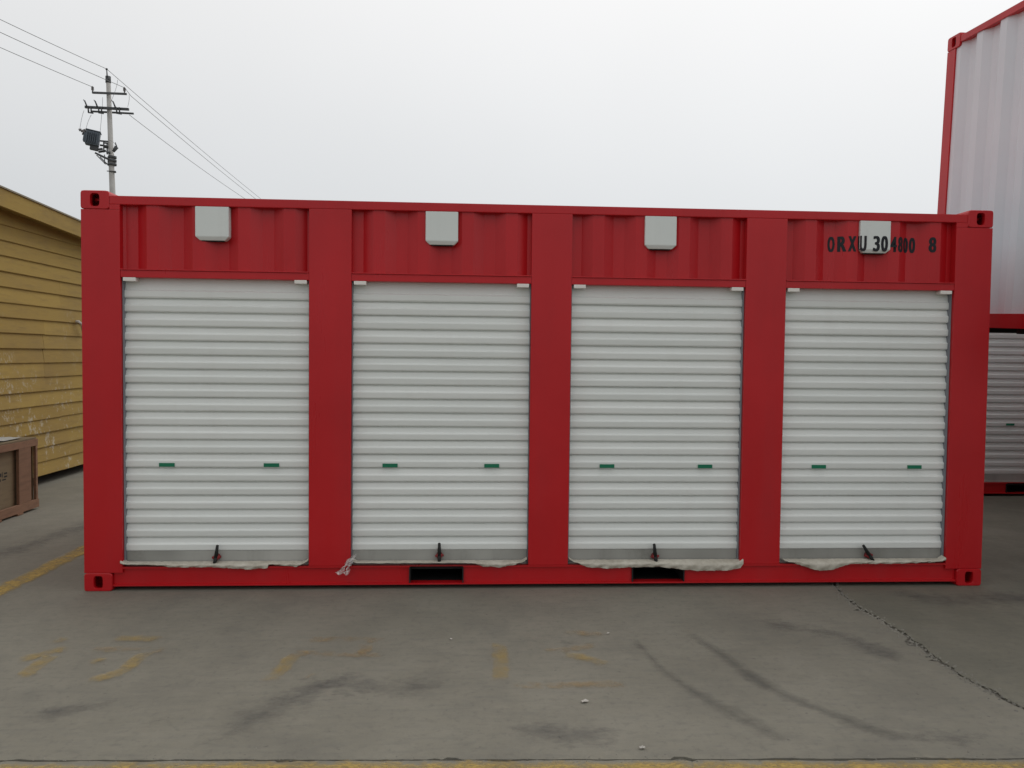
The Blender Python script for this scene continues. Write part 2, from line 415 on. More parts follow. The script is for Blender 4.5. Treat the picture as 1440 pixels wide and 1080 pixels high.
# ------------------------------------------------------------------ container pieces
LEN, HGT, DEP = 6.058, 2.591, 2.438
PITCH, CDEP = .29, .042
def prof(x, phase):
    t = ((x - phase) / PITCH) % 1
    if t < .24: return t / .24
    if t < .5: return 1.0
    if t < .74: return 1 - (t - .5) / .24
    return 0.0
def breaks(x0, x1, phase):
    xs = [x0, x1]; k = math.floor((x0 - phase) / PITCH) - 1
    while phase + k * PITCH < x1:
        for a in (0, .24, .5, .74):
            x = phase + (k + a) * PITCH
            if x0 + .002 < x < x1 - .002: xs.append(x)
        k += 1
    return sorted(xs)
def corrugated(name, x0, x1, z0, z1, yout, phase, rows=1):
    xs = breaks(x0, x1, phase); v, f = [], []
    for x in xs:
        y = yout + CDEP * prof(x, phase)
        for r in range(rows + 1): v.append((x, y, z0 + (z1 - z0) * r / rows))
        for r in range(rows + 1): v.append((x, y + .0022, z0 + (z1 - z0) * r / rows))
    s = 2 * (rows + 1); q = rows + 1
    for i in range(len(xs) - 1):
        for r in range(rows):
            a = i * s + r; b = a + s
            f.append((a, b, b + 1, a + 1)); f.append((a + q, a + q + 1, b + q + 1, b + q))
    return pyd(name, v, f)
def casting_mesh():
    """block .178 x .162 x .118 with an oval hole in the front (y = 0 side)"""
    W, D, Hh, N = .178, .162, .118, 48
    bm = bmesh.new()
    def rr(hw, hh, r, y):
        o = []
        for k in range(N):
            a = 2 * math.pi * (k + .5) / N; c, s = math.cos(a), math.sin(a)
            # superellipse like rounded rectangle
            p = 14 if r == 0 else r
            d = (abs(c / hw) ** p + abs(s / hh) ** p) ** (-1 / p)
            o.append(bm.verts.new((c * d, y, s * d)))
        return o
    a0 = rr(W / 2 - .004, Hh / 2 - .004, 11, 0); a1 = rr(W / 2, Hh / 2, 11, .004); a2 = rr(W / 2, Hh / 2, 11, D)
    h0 = rr(.030, .042, 4, 0); h1 = rr(.028, .040, 4, .004); h2 = rr(.028, .040, 4, .03); h3 = rr(.06, .05, 6, .032); h4 = rr(.06, .05, 6, .14)
    for A, B_ in ((h0, a0), (a0, a1), (a1, a2), (h1, h0), (h2, h1), (h3, h2), (h4, h3)):
        for k in range(N): bm.faces.new((A[k], A[(k + 1) % N], B_[(k + 1) % N], B_[k]))
    bm.faces.new(a2); bm.faces.new(h4)
    return bm_mesh('corner_casting', bm)
CAST = casting_mesh(); CAST.materials.append(M['red'])
def castings(root):
    for x in (.089, LEN - .089):
        for zz in (.059, HGT - .059):
            obj('corner_casting', CAST, 'red', root, (x, -.004, zz))
            obj('corner_casting', CAST, 'red', root, (x, DEP + .004, zz), (0, 0, math.pi))
def shell(root, wall, skip_front=True, phase=.48):
    """rear, ends, roof, floor and rear posts"""
    for x in (0, LEN - .16):
        obj('corner_post', box('corner_post', x, x + .16, DEP - .12, DEP, .119, HGT - .119), 'red', root)
    obj('rear_wall', corrugated('rear_wall', -LEN + .161, -.161, .16, 2.505, -DEP + .012, phase), wall, root, rot=(0, 0, math.pi))
    obj('rear_top_rail', box('rear_top_rail', .18, LEN - .18, DEP - .06, DEP - .002, 2.506, 2.562), 'red', root)
    obj('rear_bottom_rail', box('rear_bottom_rail', .18, LEN - .18, DEP - .06, DEP - .002, .03, .159), 'red', root)
    obj('end_wall', corrugated('end_wall', -DEP + .121, -.121, .16, 2.505, .012, .1), wall, root, rot=(0, 0, -math.pi / 2))
    obj('end_wall', corrugated('end_wall', .121, DEP - .121, .16, 2.505, -LEN + .012, .1), wall, root, rot=(0, 0, math.pi / 2))
    for x0 in (.003, LEN - .063):
        obj('end_rail', box('end_rail', x0, x0 + .06, .163, DEP - .163, 2.506, 2.562), 'red', root)
        obj('end_sill', box('end_sill', x0, x0 + .06, .163, DEP - .163, .03, .159), 'red', root)
    obj('roof', box('roof', .062, LEN - .062, .062, DEP - .062, 2.535, 2.55, 0), wall, root)
    obj('floor', box('floor', .066, LEN - .066, .125, DEP - .066, .12, .155, 0), 'dark', root)

SLAT_P = .0925
def slat_mesh():
    p = [(.006, 0), (.006, -.005), (0, -.0075), (-.005, -.036), (-.0165, -.046), (-.0175, -.051), (-.0155, -.080), (-.013, -.0868), (.001, -.0895), (.006, -.0925)]
    n = 7; W = 1.25; v, f = [], []
    for i in range(n):
        x = -W / 2 + W * i / (n - 1)
        for y, z_ in p: v.append((x, y, z_))
    for i in range(n - 1):
        for k in range(len(p) - 1):
            a = i * len(p) + k; f.append((a, a + len(p), a + len(p) + 1, a + 1)[::-1])
    return pyd('slat', v, f)
SLAT = slat_mesh(); SLAT.materials.append(M['slat'])
LABEL = box('handle_label', -.05, .05, -.004, 0, -.0125, .0125, .001); LABEL.materials.append(M['green'])
BLOCK = box('stop_block', -.04, .04, 0, .06, -.024, 0, .004); BLOCK.materials.append(M['bracket'])

def front_frame(root, opens, pockets):
    # corner posts and door columns, flush at y = 0
    obj('corner_post', box('corner_post', 0, opens[0][0], 0, .12, .119, HGT - .119, .004), 'red', root)
    obj('corner_post', box('corner_post', opens[-1][1], LEN, 0, .12, .119, HGT - .119, .004), 'red', root)
    for a, b in ((.1785, opens[0][0]), (opens[-1][1], LEN - .1785)):
        obj('post_shoulder', box('post_shoulder', a, b, .0, .12, HGT - .1188, 2.505, .001), 'red', root)
    for (a, b), (c, d) in zip(opens, opens[1:]):
        obj('door_column', box('door_column', b, c, 0, .12, .1585, 2.505, .004), 'red', root)
    obj('top_rail', box('top_rail', .1785, LEN - .1785, .001, .061, 2.5055, 2.561, .005), 'red', root)
    # bottom rail: C channel, cut at the forklift pockets
    ch = [(.001, .147), (.001, .158), (.07, .158), (.07, .03), (.004, .03), (.004, .040), (.020, .043), (.020, .147)]
    xs = [.18] + [x for p in pockets for x in p] + [LEN - .18]
    for a, b in zip(xs[::2], xs[1::2]):
        obj('bottom_rail', prism_x('bottom_rail', ch, a, b), 'red', root)
    for a, b in pockets:
        bm = bmesh.new()
        add_box(bm, a + .0005, b - .0005, .004, .07, .03, .040); add_box(bm, a + .0005, b - .0005, .001, .07, .1545, .158)
        obj('pocket_rim', bm_mesh('pocket_rim', bm), 'red', root)
        v = [(x, y, zz) for x in (a, b) for y in (.071, 2.3) for zz in (.0405, .1165)]
        obj('forklift_pocket', pyd('forklift_pocket', v, [(0, 1, 3, 2), (4, 6, 7, 5), (0, 2, 6, 4), (1, 5, 7, 3), (2, 3, 7, 6)]), 'dark', root)  # inside painted dark to stand for the shade in the recess
        bm = bmesh.new()
        for x in (a, b): add_box(bm, x - .004, x + .004, .006, .0705, .0405, .154)
        add_box(bm, a - .01, b + .01, .0705, .0745, .1171, .158)
        obj('pocket_cheek', bm_mesh('pocket_cheek', bm), 'dark', root)  # cheeks painted dark too, as shade in the pocket mouth

def bay(root, a, b, phase, vent_x=None):
    panel = obj('upper_panel', corrugated('upper_panel', a - .012, b + .012, 2.085, 2.512, .014, phase), 'red', root)
    obj('lintel', box('lintel', a + .0005, b - .0005, .003, .10, 2.042, 2.088, .003), 'red', root)
    obj('lintel_lip', box('lintel_lip', a + .0005, b - .0005, -.004, .013, 2.0885, 2.096, .002), 'red', root)
    if vent_x:
        hw, z0, z1, yf, yb = .106, 2.288, 2.503, -.006, .05
        v = [(-hw, yf, z1), (hw, yf, z1), (hw, yf, z0 + .024), (-hw, yf, z0 + .024),
             (-hw, yb, z1), (hw, yb, z1), (hw, yb, z0 + .024), (-hw, yb, z0 + .024),
             (-hw + .026, yf + .012, z0), (hw - .026, yf + .012, z0), (-hw + .026, yb, z0), (hw - .026, yb, z0)]
        f = [(0, 3, 2, 1), (0, 1, 5, 4), (0, 4, 7, 3), (1, 2, 6, 5), (3, 8, 9, 2), (3, 7, 10, 8), (2, 9, 11, 6), (8, 10, 11, 9)]
        bm = bmesh.new(); vs = [bm.verts.new((x + vent_x, y, zz)) for x, y, zz in v]
        for q in f: bm.faces.new([vs[i] for i in q])
        bmesh.ops.bevel(bm, geom=[e for e in bm.edges if len(e.link_faces) == 2], offset=.002, segments=2, affect='EDGES')
        vo = obj('vent', bm_mesh('vent', bm), 'vent', root)
        bm = bmesh.new()
        for k in range(3): add_box(bm, vent_x - .07, vent_x + .07, yf + .018 + k * .011, yf + .022 + k * .011, z0 - .006, z0 - .0005)
        obj('louvre', bm_mesh('louvre', bm), 'dark', vo)

def roller_door(root, a, b, handles, lock=None, film=None, tail=False, seed=0):
    rnd = random.Random(seed); mid = (a + b) / 2
    d = bpy.data.objects.new('roller_door', None); d.empty_display_size = .1; d.location = (mid, .064, .186); link(d, root)
    W = b - a
    ztop = .248 - .186
    for k in range(18):
        zt = ztop + (k + 1) * SLAT_P
        obj('slat', SLAT, 'slat', d, (rnd.uniform(-.002, .002), rnd.uniform(-.0012, .0012), zt), (rnd.uniform(-.012, .012), rnd.uniform(-.0004, .0004), 0))
    zt = ztop + 18 * SLAT_P
    obj('header_sheet', prism_x('header_sheet', [(.004, zt), (-.013, zt + .003), (-.0165, zt + .012), (-.0165, zt + .045), (-.005, zt + .055), (0, zt + .09), (.006, zt + .16), (.012, zt + .16), (.012, zt)], -W / 2 + .004, W / 2 - .004), 'slat', d)
    for hx, hz in handles:
        obj('handle_label', LABEL, 'green', d, (hx - mid, -.0185, hz - .186))
    for s in (-1, 1):
        bm = bmesh.new()
        x = s * (W / 2 - .002)
        add_box(bm, min(x, x - s * .004), max(x, x - s * .004), -.040, .03, -.022, 1.855)
        obj('guide_channel', bm_mesh('guide_channel', bm), 'galv', d)
        obj('stop_block', BLOCK, 'bracket', d, (s * (W / 2 - .055), -.062, 1.8555))
    bar = prism_x('bottom_bar', [(-.012, -.026), (-.030, -.026), (-.030, -.018), (-.013, -.014), (-.013, .0655), (-.004, .0655), (-.004, -.026)], -W / 2 + .008, W / 2 - .008)
    obj('bottom_bar', bar, 'dirty_alu', d)
    if lock:
        (x1, z1), (x0, z0) = lock
        x1 -= mid; x0 -= mid; z1 -= .186; z0 -= .186
        xm, zm = x0 + (x1 - x0) * .32, z0 + (z1 - z0) * .32
        bm = bmesh.new(); add_tube(bm, (xm, -.045, zm), (x1, -.052, z1), .014, .009, 8); add_tube(bm, (x0, -.055, z0), (xm, -.045, zm), .010, .015, 8)
        obj('lock_lever', bm_mesh('lock_lever', bm, True), 'dark', d)
        bm = bmesh.new(); add_tube(bm, (xm, -.014, zm), (xm, -.052, zm), .022, .018, 14); add_tube(bm, (xm - .028, -.03, zm - .004), (xm + .028, -.03, zm + .002), .008, .008, 8)
        obj('lock_boss', bm_mesh('lock_boss', bm, True), 'lock_red', d)
    if film:
        v, f = [], []; pts = []
        for (xa, za), (xb, zb) in zip(film, film[1:]):
            n = max(2, int(abs(xb - xa) / .012))
            pts += [(xa + (xb - xa) * i / n, za + (zb - za) * i / n) for i in range(n)]
        pts.append(film[-1]); N = len(pts); rows = 6
        x_a, x_b = film[0][0], film[-1][0]
        for i, (x, zl) in enumerate(pts):
            ed = min(x - x_a, x_b - x)
            zu = .184 + (.022 * max(0, 1 - ed / .03) if ed < .03 else 0) + rnd.uniform(-.001, .001)
            zl2 = min(zl + rnd.uniform(-.002, .002), zu - .004)
            for r in range(rows + 1):
                t = r / rows
                y = -.008 - .010 * math.sin(t * math.pi) * (.4 + .6 * math.sin(x * 23 + seed) ** 2) - .004 * math.sin(x * 61 + r) * t
                y += .05 * max(0, 1 - t * 3) ** 2                # top edge runs back under the bar
                v.append((x - mid, y - .064, zu + (zl2 - zu) * t - .186))
        for i in range(N - 1):
            for r in range(rows):
                q = i * (rows + 1) + r; f.append((q, q + 1, q + rows + 2, q + rows + 1))
        obj('protective_film', pyd('protective_film', v, f, True), 'film', d)
    if tail:
        # knot of clear wrap hanging from the left corner
        v, f = [], []
        for s_, (ax, az, bx, bz, wd) in enumerate([(1.735, .232, 1.64, .112, .026), (1.735, .228, 1.688, .108, .02), (1.745, .235, 1.70, .17, .03)]):
            o0 = len(v)
            for i in range(9):
                t = i / 8
                for j in range(4):
                    u = (j / 3 - .5) * wd * (.5 + 1.1 * t)
                    v.append((ax + (bx - ax) * t + u + .006 * math.sin(i * 2.1 + s_) - mid, -.02 - .012 * math.sin(j * 2.2 + i * 1.3) - .064, az + (bz - az) * t + .008 * math.sin(i + j) - .186))
            for i in range(8):
                for j in range(3): f.append((o0 + i * 4 + j, o0 + i * 4 + j + 1, o0 + i * 4 + 5 + j, o0 + i * 4 + 4 + j))
        obj('plastic_wrap', pyd('plastic_wrap', v, f, True), 'clear', d)
    return d

# ------------------------------------------------------------------ the red container with four doors
OP = [(.243, 1.441), (1.715, 2.896), (3.165, 4.345), (4.622, 5.800)]
PHASE = .48
main = thing('storage_container', 'red steel storage container with four white roller doors and black code lettering', 'container')
castings(main); shell(main, 'red', phase=PHASE)
front_frame(main, OP, [(2.105, 2.460), (3.608, 3.962)])
VX = [.824, 2.302, 3.757, 5.230]
LOCKS = [((.847, .297), (.828, .173)), ((2.3, .307), (2.301, .177)), ((3.754, .297), (3.771, .165)), ((5.215, .283), (5.289, .174))]
FILMS = [[(.232, .186), (.255, .178), (.45, .172), (.576, .157), (.827, .156), (1.056, .141), (1.175, .15), (1.184, .173), (1.364, .158), (1.438, .191)],
 [(1.722, .187), (1.843, .182), (2.03, .184), (2.218, .186), (2.36, .183), (2.525, .175), (2.597, .153), (2.716, .147), (2.811, .166), (2.887, .200)],
 [(3.172, .217), (3.204, .183), (3.301, .144), (3.441, .136), (3.577, .143), (3.786, .147), (3.894, .132), (4.056, .116), (4.277, .12), (4.345, .135), (4.366, .165)],
 [(4.628, .216), (4.672, .177), (4.757, .157), (4.837, .13), (4.903, .112), (5.002, .121), (5.082, .151), (5.157, .16), (5.429, .159), (5.763, .172), (5.794, .182)]]
HX = [(.53, 1.20), (1.972, 2.645), (3.42, 4.09), (4.88, 5.555)]
for k, (a, b) in enumerate(OP):
    bay(main, a, b, PHASE, VX[k])
    roller_door(main, a, b, [(2.48 + (x - 2.48) * 1.0088, .8225) for x in HX[k]], LOCKS[k], FILMS[k], tail=(k == 1), seed=k + 1)

# lettering follows the ribs and the vent face
def letter_y(x):
    if abs(x - VX[3]) < .106: return -.006
    return .014 + CDEP * prof(x, PHASE)
def letter(ch, xa, xb):
    cu = bpy.data.curves.new('t', 'FONT'); cu.body = ch; cu.fill_mode = 'FRONT'; cu.offset = .012
    o = bpy.data.objects.new('t', cu); C.objects.link(o)
    me = bpy.data.meshes.new_from_object(o)
    bpy.data.objects.remove(o); bpy.data.curves.remove(cu)
    x0 = min(v.co.x for v in me.vertices); x1 = max(v.co.x for v in me.vertices)
    y0 = min(v.co.y for v in me.vertices); y1 = max(v.co.y for v in me.vertices)
    W_ = xb - xa; bm = bmesh.new()
    cuts = breaks(4.9, 5.7, PHASE) + [VX[3] - .1065, VX[3] - .1055, VX[3] + .1055, VX[3] + .1065]
    for k, dx in enumerate((-.0042, 0, .0042)):            # three strikes make the bold stencil stroke
        b2 = bmesh.new(); b2.from_mesh(me)
        for v in b2.verts:
            u = (v.co.x - x0) / (x1 - x0); h = (v.co.y - y0) / (y1 - y0)
            v.co = (xa + .0042 + (W_ - .0084) * u + dx, 0, 2.296 + .006 * (xa - 4.93) + .104 * h)
        for x in cuts:
            bmesh.ops.bisect_plane(b2, geom=b2.verts[:] + b2.edges[:] + b2.faces[:], plane_co=(x, 0, 0), plane_no=(1, 0, 0))
        for v in b2.verts: v.co.y = letter_y(v.co.x) - .0012 - .0004 * k
        m2 = bpy.data.meshes.new('t'); b2.to_mesh(m2); b2.free(); bm.from_mesh(m2); bpy.data.meshes.remove(m2)
    bpy.data.meshes.remove(me)
    return bm_mesh('letter', bm)
for ch, xa, xb in [('O', 4.926, 4.976), ('R', 4.990, 5.041), ('X', 5.050, 5.108), ('U', 5.118, 5.169), ('3', 5.214, 5.262), ('0', 5.269, 5.318),
                   ('4', 5.344, 5.392), ('8', 5.399, 5.444), ('0', 5.450, 5.494), ('0', 5.500, 5.545), ('8', 5.617, 5.670)]:
    obj('letter', letter(ch, xa, xb), 'black', main)

# ------------------------------------------------------------------ the container standing behind
back = thing('storage_container', 'red framed container with white roller doors, shaded behind the gap under the raised container', 'container', (6.118, 3.40, 0))
castings(back); shell(back, 'red')
front_frame(back, OP, [(.90, 1.25), (2.601, 2.955)])
for k, (a, b) in enumerate(OP):
    bay(back, a, b, PHASE)
    roller_door(back, a, b, [(x, .829) for x in HX[k]], seed=k + 11)

# ------------------------------------------------------------------ raised white container, tilted a little
TH = R(3.2)
LEN = 2.991                         # the white units to the right are half-length containers
up = thing('raised_container', 'white corrugated container with red frame raised on steel trestles', 'container', (6.72, 1.76, 1.835), (0, TH, -math.pi / 2))
castings(up); shell(up, 'white_paint')
obj('corner_post', box('corner_post', 0, .115, 0, .12, .119, HGT - .119, .004), 'red', up)
obj('corner_post', box('corner_post', LEN - .10, LEN, 0, .12, .119, HGT - .119, .004), 'red', up)
obj('top_rail', box('top_rail', .1785, LEN - .1785, .001, .061, 2.506, 2.561, .004), 'red', up)
obj('bottom_rail', prism_x('bottom_rail', [(.0, .045), (0, .159), (.05, .159), (.05, .045)], .1785, LEN - .1785), 'red', up)
k0 = .10; xs = [.1155]
while xs[-1] < LEN - .1005: xs.append(min(xs[-1] + 4 * .29, LEN - .1005))
for a, b in zip(xs, xs[1:]):
    obj('side_panel', corrugated('side_panel', a, b, .1595, 2.5055, .012, .17), 'white_paint', up)
for k in range(7): obj('cross_member', box('cross_member', .22 + k * .42, .27 + k * .42, .0505, DEP - .0605, .001, .119, 0), 'dark', up)  # painted dark to give the shadow line under the rail
def trestle(y, label):
    t = thing('support_trestle', label, 'trestle', (7.94, y, 0))
    zt = 1.835 + (y - 1.76) * math.tan(TH) - .002 + .03 / math.cos(TH) * 0
    zb = zt - .003
    obj('cross_beam', box('cross_beam', -1.04, 1.2, -.09, .09, zb - .16, zb, .006), 'steel', t)
    obj('base_beam', box('base_beam', -1.04, 1.2, -.12, .12, .004, .10, .006), 'steel', t)
    for x in (-.92, 1.08):
        obj('leg', box('leg', x - .07, x + .07, -.07, .07, .1005, zb - .1605, .005), 'steel', t)
    for s in (-1, 1):
        obj('brace', tube('brace', [((s * .86 + .08, 0, .16), (-s * .1, .03 * s, zb - .2), .03)]), 'steel', t)
side = thing('shade_container', 'unseen white corrugated container added on the ground beyond the trestles to shade the gap', 'container', (9.25, 3.28, 0), (0, 0, -math.pi / 2))  # added out of view to block light from the back door
for ch in list(up.children):
    c_ = ch.copy(); C.objects.link(c_); c_.parent = side
upper = thing('shade_container', 'unseen white corrugated container added on top of another to shade the gap', 'container', (9.25, 3.28, HGT + .002), (0, 0, -math.pi / 2))  # second added unit, out of view, blocks light from higher up
for ch in list(up.children):
    c_ = ch.copy(); C.objects.link(c_); c_.parent = upper
trestle(.42, 'taller grey steel trestle under the far end of the raised white container')
trestle(-.95, 'shorter grey steel trestle under the low end of the raised white container')

# ------------------------------------------------------------------ ochre boarded shed on the left
SX, Y0, Y1, ROW = -2.45, -.6, 12.6, .1635
shed = thing('boarded_shed', 'ochre timber boarded shed with overhanging eaves and splashes of plaster', 'shed', (SX, Y0, 0))
obj('wall_core', box('wall_core', -3.6, -.03, .05, Y1 - Y0 - .02, .12, 2.96, 0), 'dark', shed)
obj('base_frame', box('base_frame', -3.5, -.75, .1, Y1 - Y0 - .1, .002, .119, 0), 'dark', shed)
BOARD = None
bm = bmesh.new()
sec = [(-.028, 0), (.012, 0), (.014, .006), (-.006, ROW + .012), (-.028, ROW + .012)]
va = [bm.verts.new((x, 0, zz)) for x, zz in sec]; vb = [bm.verts.new((x, 1, zz)) for x, zz in sec]
for i in range(5): bm.faces.new((va[i], va[(i + 1) % 5], vb[(i + 1) % 5], vb[i]))
bm.faces.new(va[::-1]); bm.faces.new(vb)
BOARD = bm_mesh('board', bm); BOARD.materials.append(M['clap'])
rnd = random.Random(5)
for r in range(18):
    zb = .111 + r * ROW
    off = [4.136, 4.136, 4.13, 3.1, 4.14, 2.9][r % 6] if 5 < r < 11 else rnd.choice([2.4, 3.0, 4.5, 5.6])
    if 5 < r < 11: off = 4.136 + rnd.uniform(-.012, .012)
    ys = [Y0] + [y for y in (off - 4.4 + rnd.uniform(-.3, .3), off, off + 4.2 + rnd.uniform(-.4, .4)) if Y0 + .3 < y < Y1 - .3] + [Y1]
    for a, b in zip(ys, ys[1:]):
        obj('board', BOARD, 'clap', shed, (rnd.uniform(-.003, .003), a - Y0 + .002, zb + rnd.uniform(-.004, .004)), (rnd.uniform(-.0008, .0008), rnd.uniform(-.02, .02), rnd.uniform(-.0006, .0006)), (1, b - a - .004, 1))
for r in range(18):                     # the near end wall
    obj('board', BOARD, 'clap', shed, (-3.6, .02, .111 + r * ROW), (0, 0, -math.pi / 2), (1, 3.6, 1))
SL = -math.tan(R(2.5))
def zf(y): return SL * (y - 4.0)
L_ = Y1 - Y0
bm = bmesh.new(); add_box(bm, .155, .185, -.2, L_ + .2, 2.985, 3.168)
for v in bm.verts: v.co.z += zf(v.co.y + Y0)
obj('fascia', bm_mesh('fascia', bm), 'clap', shed)
bm = bmesh.new(); add_box(bm, -3.8, .154, -.2, L_ + .2, 3.02, 3.06)
for v in bm.verts: v.co.z += zf(v.co.y + Y0)
obj('soffit', bm_mesh('soffit', bm), 'clap', shed)
bm = bmesh.new(); add_box(bm, -3.8, .20, -.22, L_ + .22, 3.1685, 3.185)
for v in bm.verts: v.co.z += zf(v.co.y + Y0) + (-.02 * (v.co.x - .2) if v.co.x < 0 else 0)
obj('roof_sheet', bm_mesh('roof_sheet', bm), 'roof', shed)
for i, (dy, dz) in enumerate([(4.86 - Y0, 1.93)]):
    obj('wall_hook', path_tube('wall_hook', [(.0, dy, dz), (.05, dy - .01, dz), (.07, dy + .02, dz - .03), (.06, dy + .10, dz - .15)], .018, 8), 'paper', shed)

# ------------------------------------------------------------------ wooden crate
CX, CY0, CY1, CH = -1.745, 1.40, 2.70, .715
crate = thing('wooden_crate', 'open framed wooden crate with plywood panels beside the ochre shed', 'crate', (CX, CY0, 0))
Lc = CY1 - CY0; Wc = .62
obj('side_panel', box('side_panel', -.060, -.048, .03, Lc - .034, .03, CH - .06, .001), 'ply', crate)
obj('side_panel', box('side_panel', -Wc + .033, -Wc + .045, .03, Lc - .03, .09, CH - .06, .001), 'ply', crate)
obj('end_panel', box('end_panel', -Wc + .033, -.033, Lc - .0335, Lc - .0325, .03, CH - .06, .001), 'ply', crate)
obj('end_panel', box('end_panel', -Wc + .046, -.046, .033, .045, .09, CH - .06, .001), 'ply', crate)
obj('lid', box('lid', -Wc + .01, -.01, .01, Lc - .01, CH - .018, CH - .004, .001), 'ply', crate)
for x0 in (-.032, -Wc):
    obj('top_batten', box('top_batten', x0, x0 + .032, 0, Lc, CH - .085, CH - .02, .003), 'wood', crate)
    obj('bottom_batten', box('bottom_batten', x0, x0 + .032, 0, Lc + .01, .02, .10, .003), 'wood', crate)
    for yy, wd in ((.0, .12), (Lc - .32, .20), (Lc - .035, .03)):
        obj('post', box('post', x0 + .002, x0 + .030, yy, yy + wd, .1005, CH - .0855, .003), 'wood', crate)
for yy in (0, Lc - .032):
    obj('top_batten', box('top_batten', -Wc + .033, -.033, yy, yy + .032, CH - .085, CH - .02, .003), 'wood', crate)
    obj('bottom_batten', box('bottom_batten', -Wc + .033, -.033, yy, yy + .032, .02, .10, .003), 'wood', crate)
for yy in (.05, Lc / 2 - .05, Lc - .36):
    obj('skid', box('skid', -Wc + .02, .006, yy, yy + .09, .002, .0195, .003), 'wood', crate)
bm = bmesh.new()
for a_, b_, c_, d_ in [(.74, .78, .40, .43), (.79, .80, .39, .44), (.82, .87, .415, .43), (.82, .87, .385, .40), (.74, .77, .355, .38), (.79, .85, .36, .372)]:
    bm.faces.new([bm.verts.new((-.0472, y, zz)) for y, zz in ((a_, c_), (b_, c_), (b_, d_), (a_, d_))])
obj('stencil_mark', bm_mesh('stencil_mark', bm), 'dark', crate)
v, f = [], []
for i in range(13):
    for j in range(25):
        x = -.60 + .54 * i / 12; y = .06 + 1.10 * j / 24
        v.append((x, y, .006 + .006 * math.sin(i * 1.1 + j * .7) ** 2 + (.004 * math.sin(j * .9))* (1 if i in (0, 12) else .3) + .004))
for i in range(12):
    for j in range(24): q = i * 25 + j; f.append((q, q + 25, q + 26, q + 1))
sh = obj('plastic_sheet', pyd('plastic_sheet', v, f, True), 'sheet', None, (CX, CY0, CH - .004))
tag(sh, 'grey plastic sheet lying on top of the wooden crate', 'sheet')

# ------------------------------------------------------------------ utility pole with transformer
PB = Vector((-13.0, 30, 0))
pole = thing('utility_pole', 'leaning concrete utility pole with crossarms and a transformer beyond the red container', 'utility pole', PB)
def lp(px, py, dy=0.0):          # drawing of the pole head, in metres from its base
    return Vector((-13.39 + (px - 152) * .0304 + 13.0, dy, 13.58 - (py - 108) * .0309))
top = lp(152, 108); bot = Vector((.0, 0, 0))
obj('pole_shaft', tube('pole_shaft', [(bot, top, .17, .088)], 20), 'pole', pole)
obj('cap_pin', tube('cap_pin', [(lp(152.2, 110, -.10), lp(151.5, 98, -.10), .03, .022), (lp(151.5, 99.5, -.1), lp(151.5, 97.5, -.1), .05, .04)]), 'pole_dark', pole)
bm = bmesh.new(); c = lp(152, 112); add_tube(bm, c + Vector((0, 0, -.14)), c + Vector((0, 0, .14)), .11, .11, 16)
obj('pole_band', bm_mesh('pole_band', bm, True), 'pole_dark', pole)
def arm(a, b, y, r):
    a, b = Vector(a), Vector(b); me = box('crossarm', 0, (b - a).length, -r, r, -r, r, .004)
    obj('crossarm', me, 'pole_dark', pole, a + Vector((0, y, 0)), (0, -math.atan2(b.z - a.z, b.x - a.x), 0))
arm(lp(132, 132.5), lp(180, 133), -.16, .04)
arm(lp(122, 153), lp(183, 154.5), -.17, .05); arm(lp(126, 155.5), lp(185, 157), .17, .035)
def insulator(p, h=.26):
    bm = bmesh.new()
    add_tube(bm, p, p + Vector((0, 0, h)), .025, .03, 8)
    for k in range(3): add_tube(bm, p + Vector((0, 0, h * (.35 + .2 * k))), p + Vector((0, 0, h * (.48 + .2 * k))), .06, .045, 10)
    return obj('insulator', bm_mesh('insulator', bm, True), 'porcelain', pole)
insulator(lp(132.5, 132, -.16)); insulator(lp(177, 132, -.16))
def cutout(px, py):
    a = lp(px, py, -.24); bm = bmesh.new()
    add_tube(bm, a + Vector((-.12, 0, .22)), a + Vector((-.02, -.02, -.02)), .03, .035, 8)
    add_tube(bm, a + Vector((-.13, 0, .20)), a + Vector((-.16, -.02, .26)), .02, .02, 6)
    for dx in (.02, .14):
        add_tube(bm, a + Vector((dx, 0, -.02)), a + Vector((dx + .02, 0, -.28)), .03, .035, 8)
    add_tube(bm, a + Vector((.02, 0, -.28)), a + Vector((.24, 0, -.31)), .03, .03, 8)
    add_tube(bm, a + Vector((.0, 0, -.06)), a + Vector((.2, 0, -.06)), .035, .035, 8)
    obj('fuse_cutout', bm_mesh('fuse_cutout', bm, True), 'pole_dark', pole)
for px in (126.5, 141, 166): cutout(px, 152)
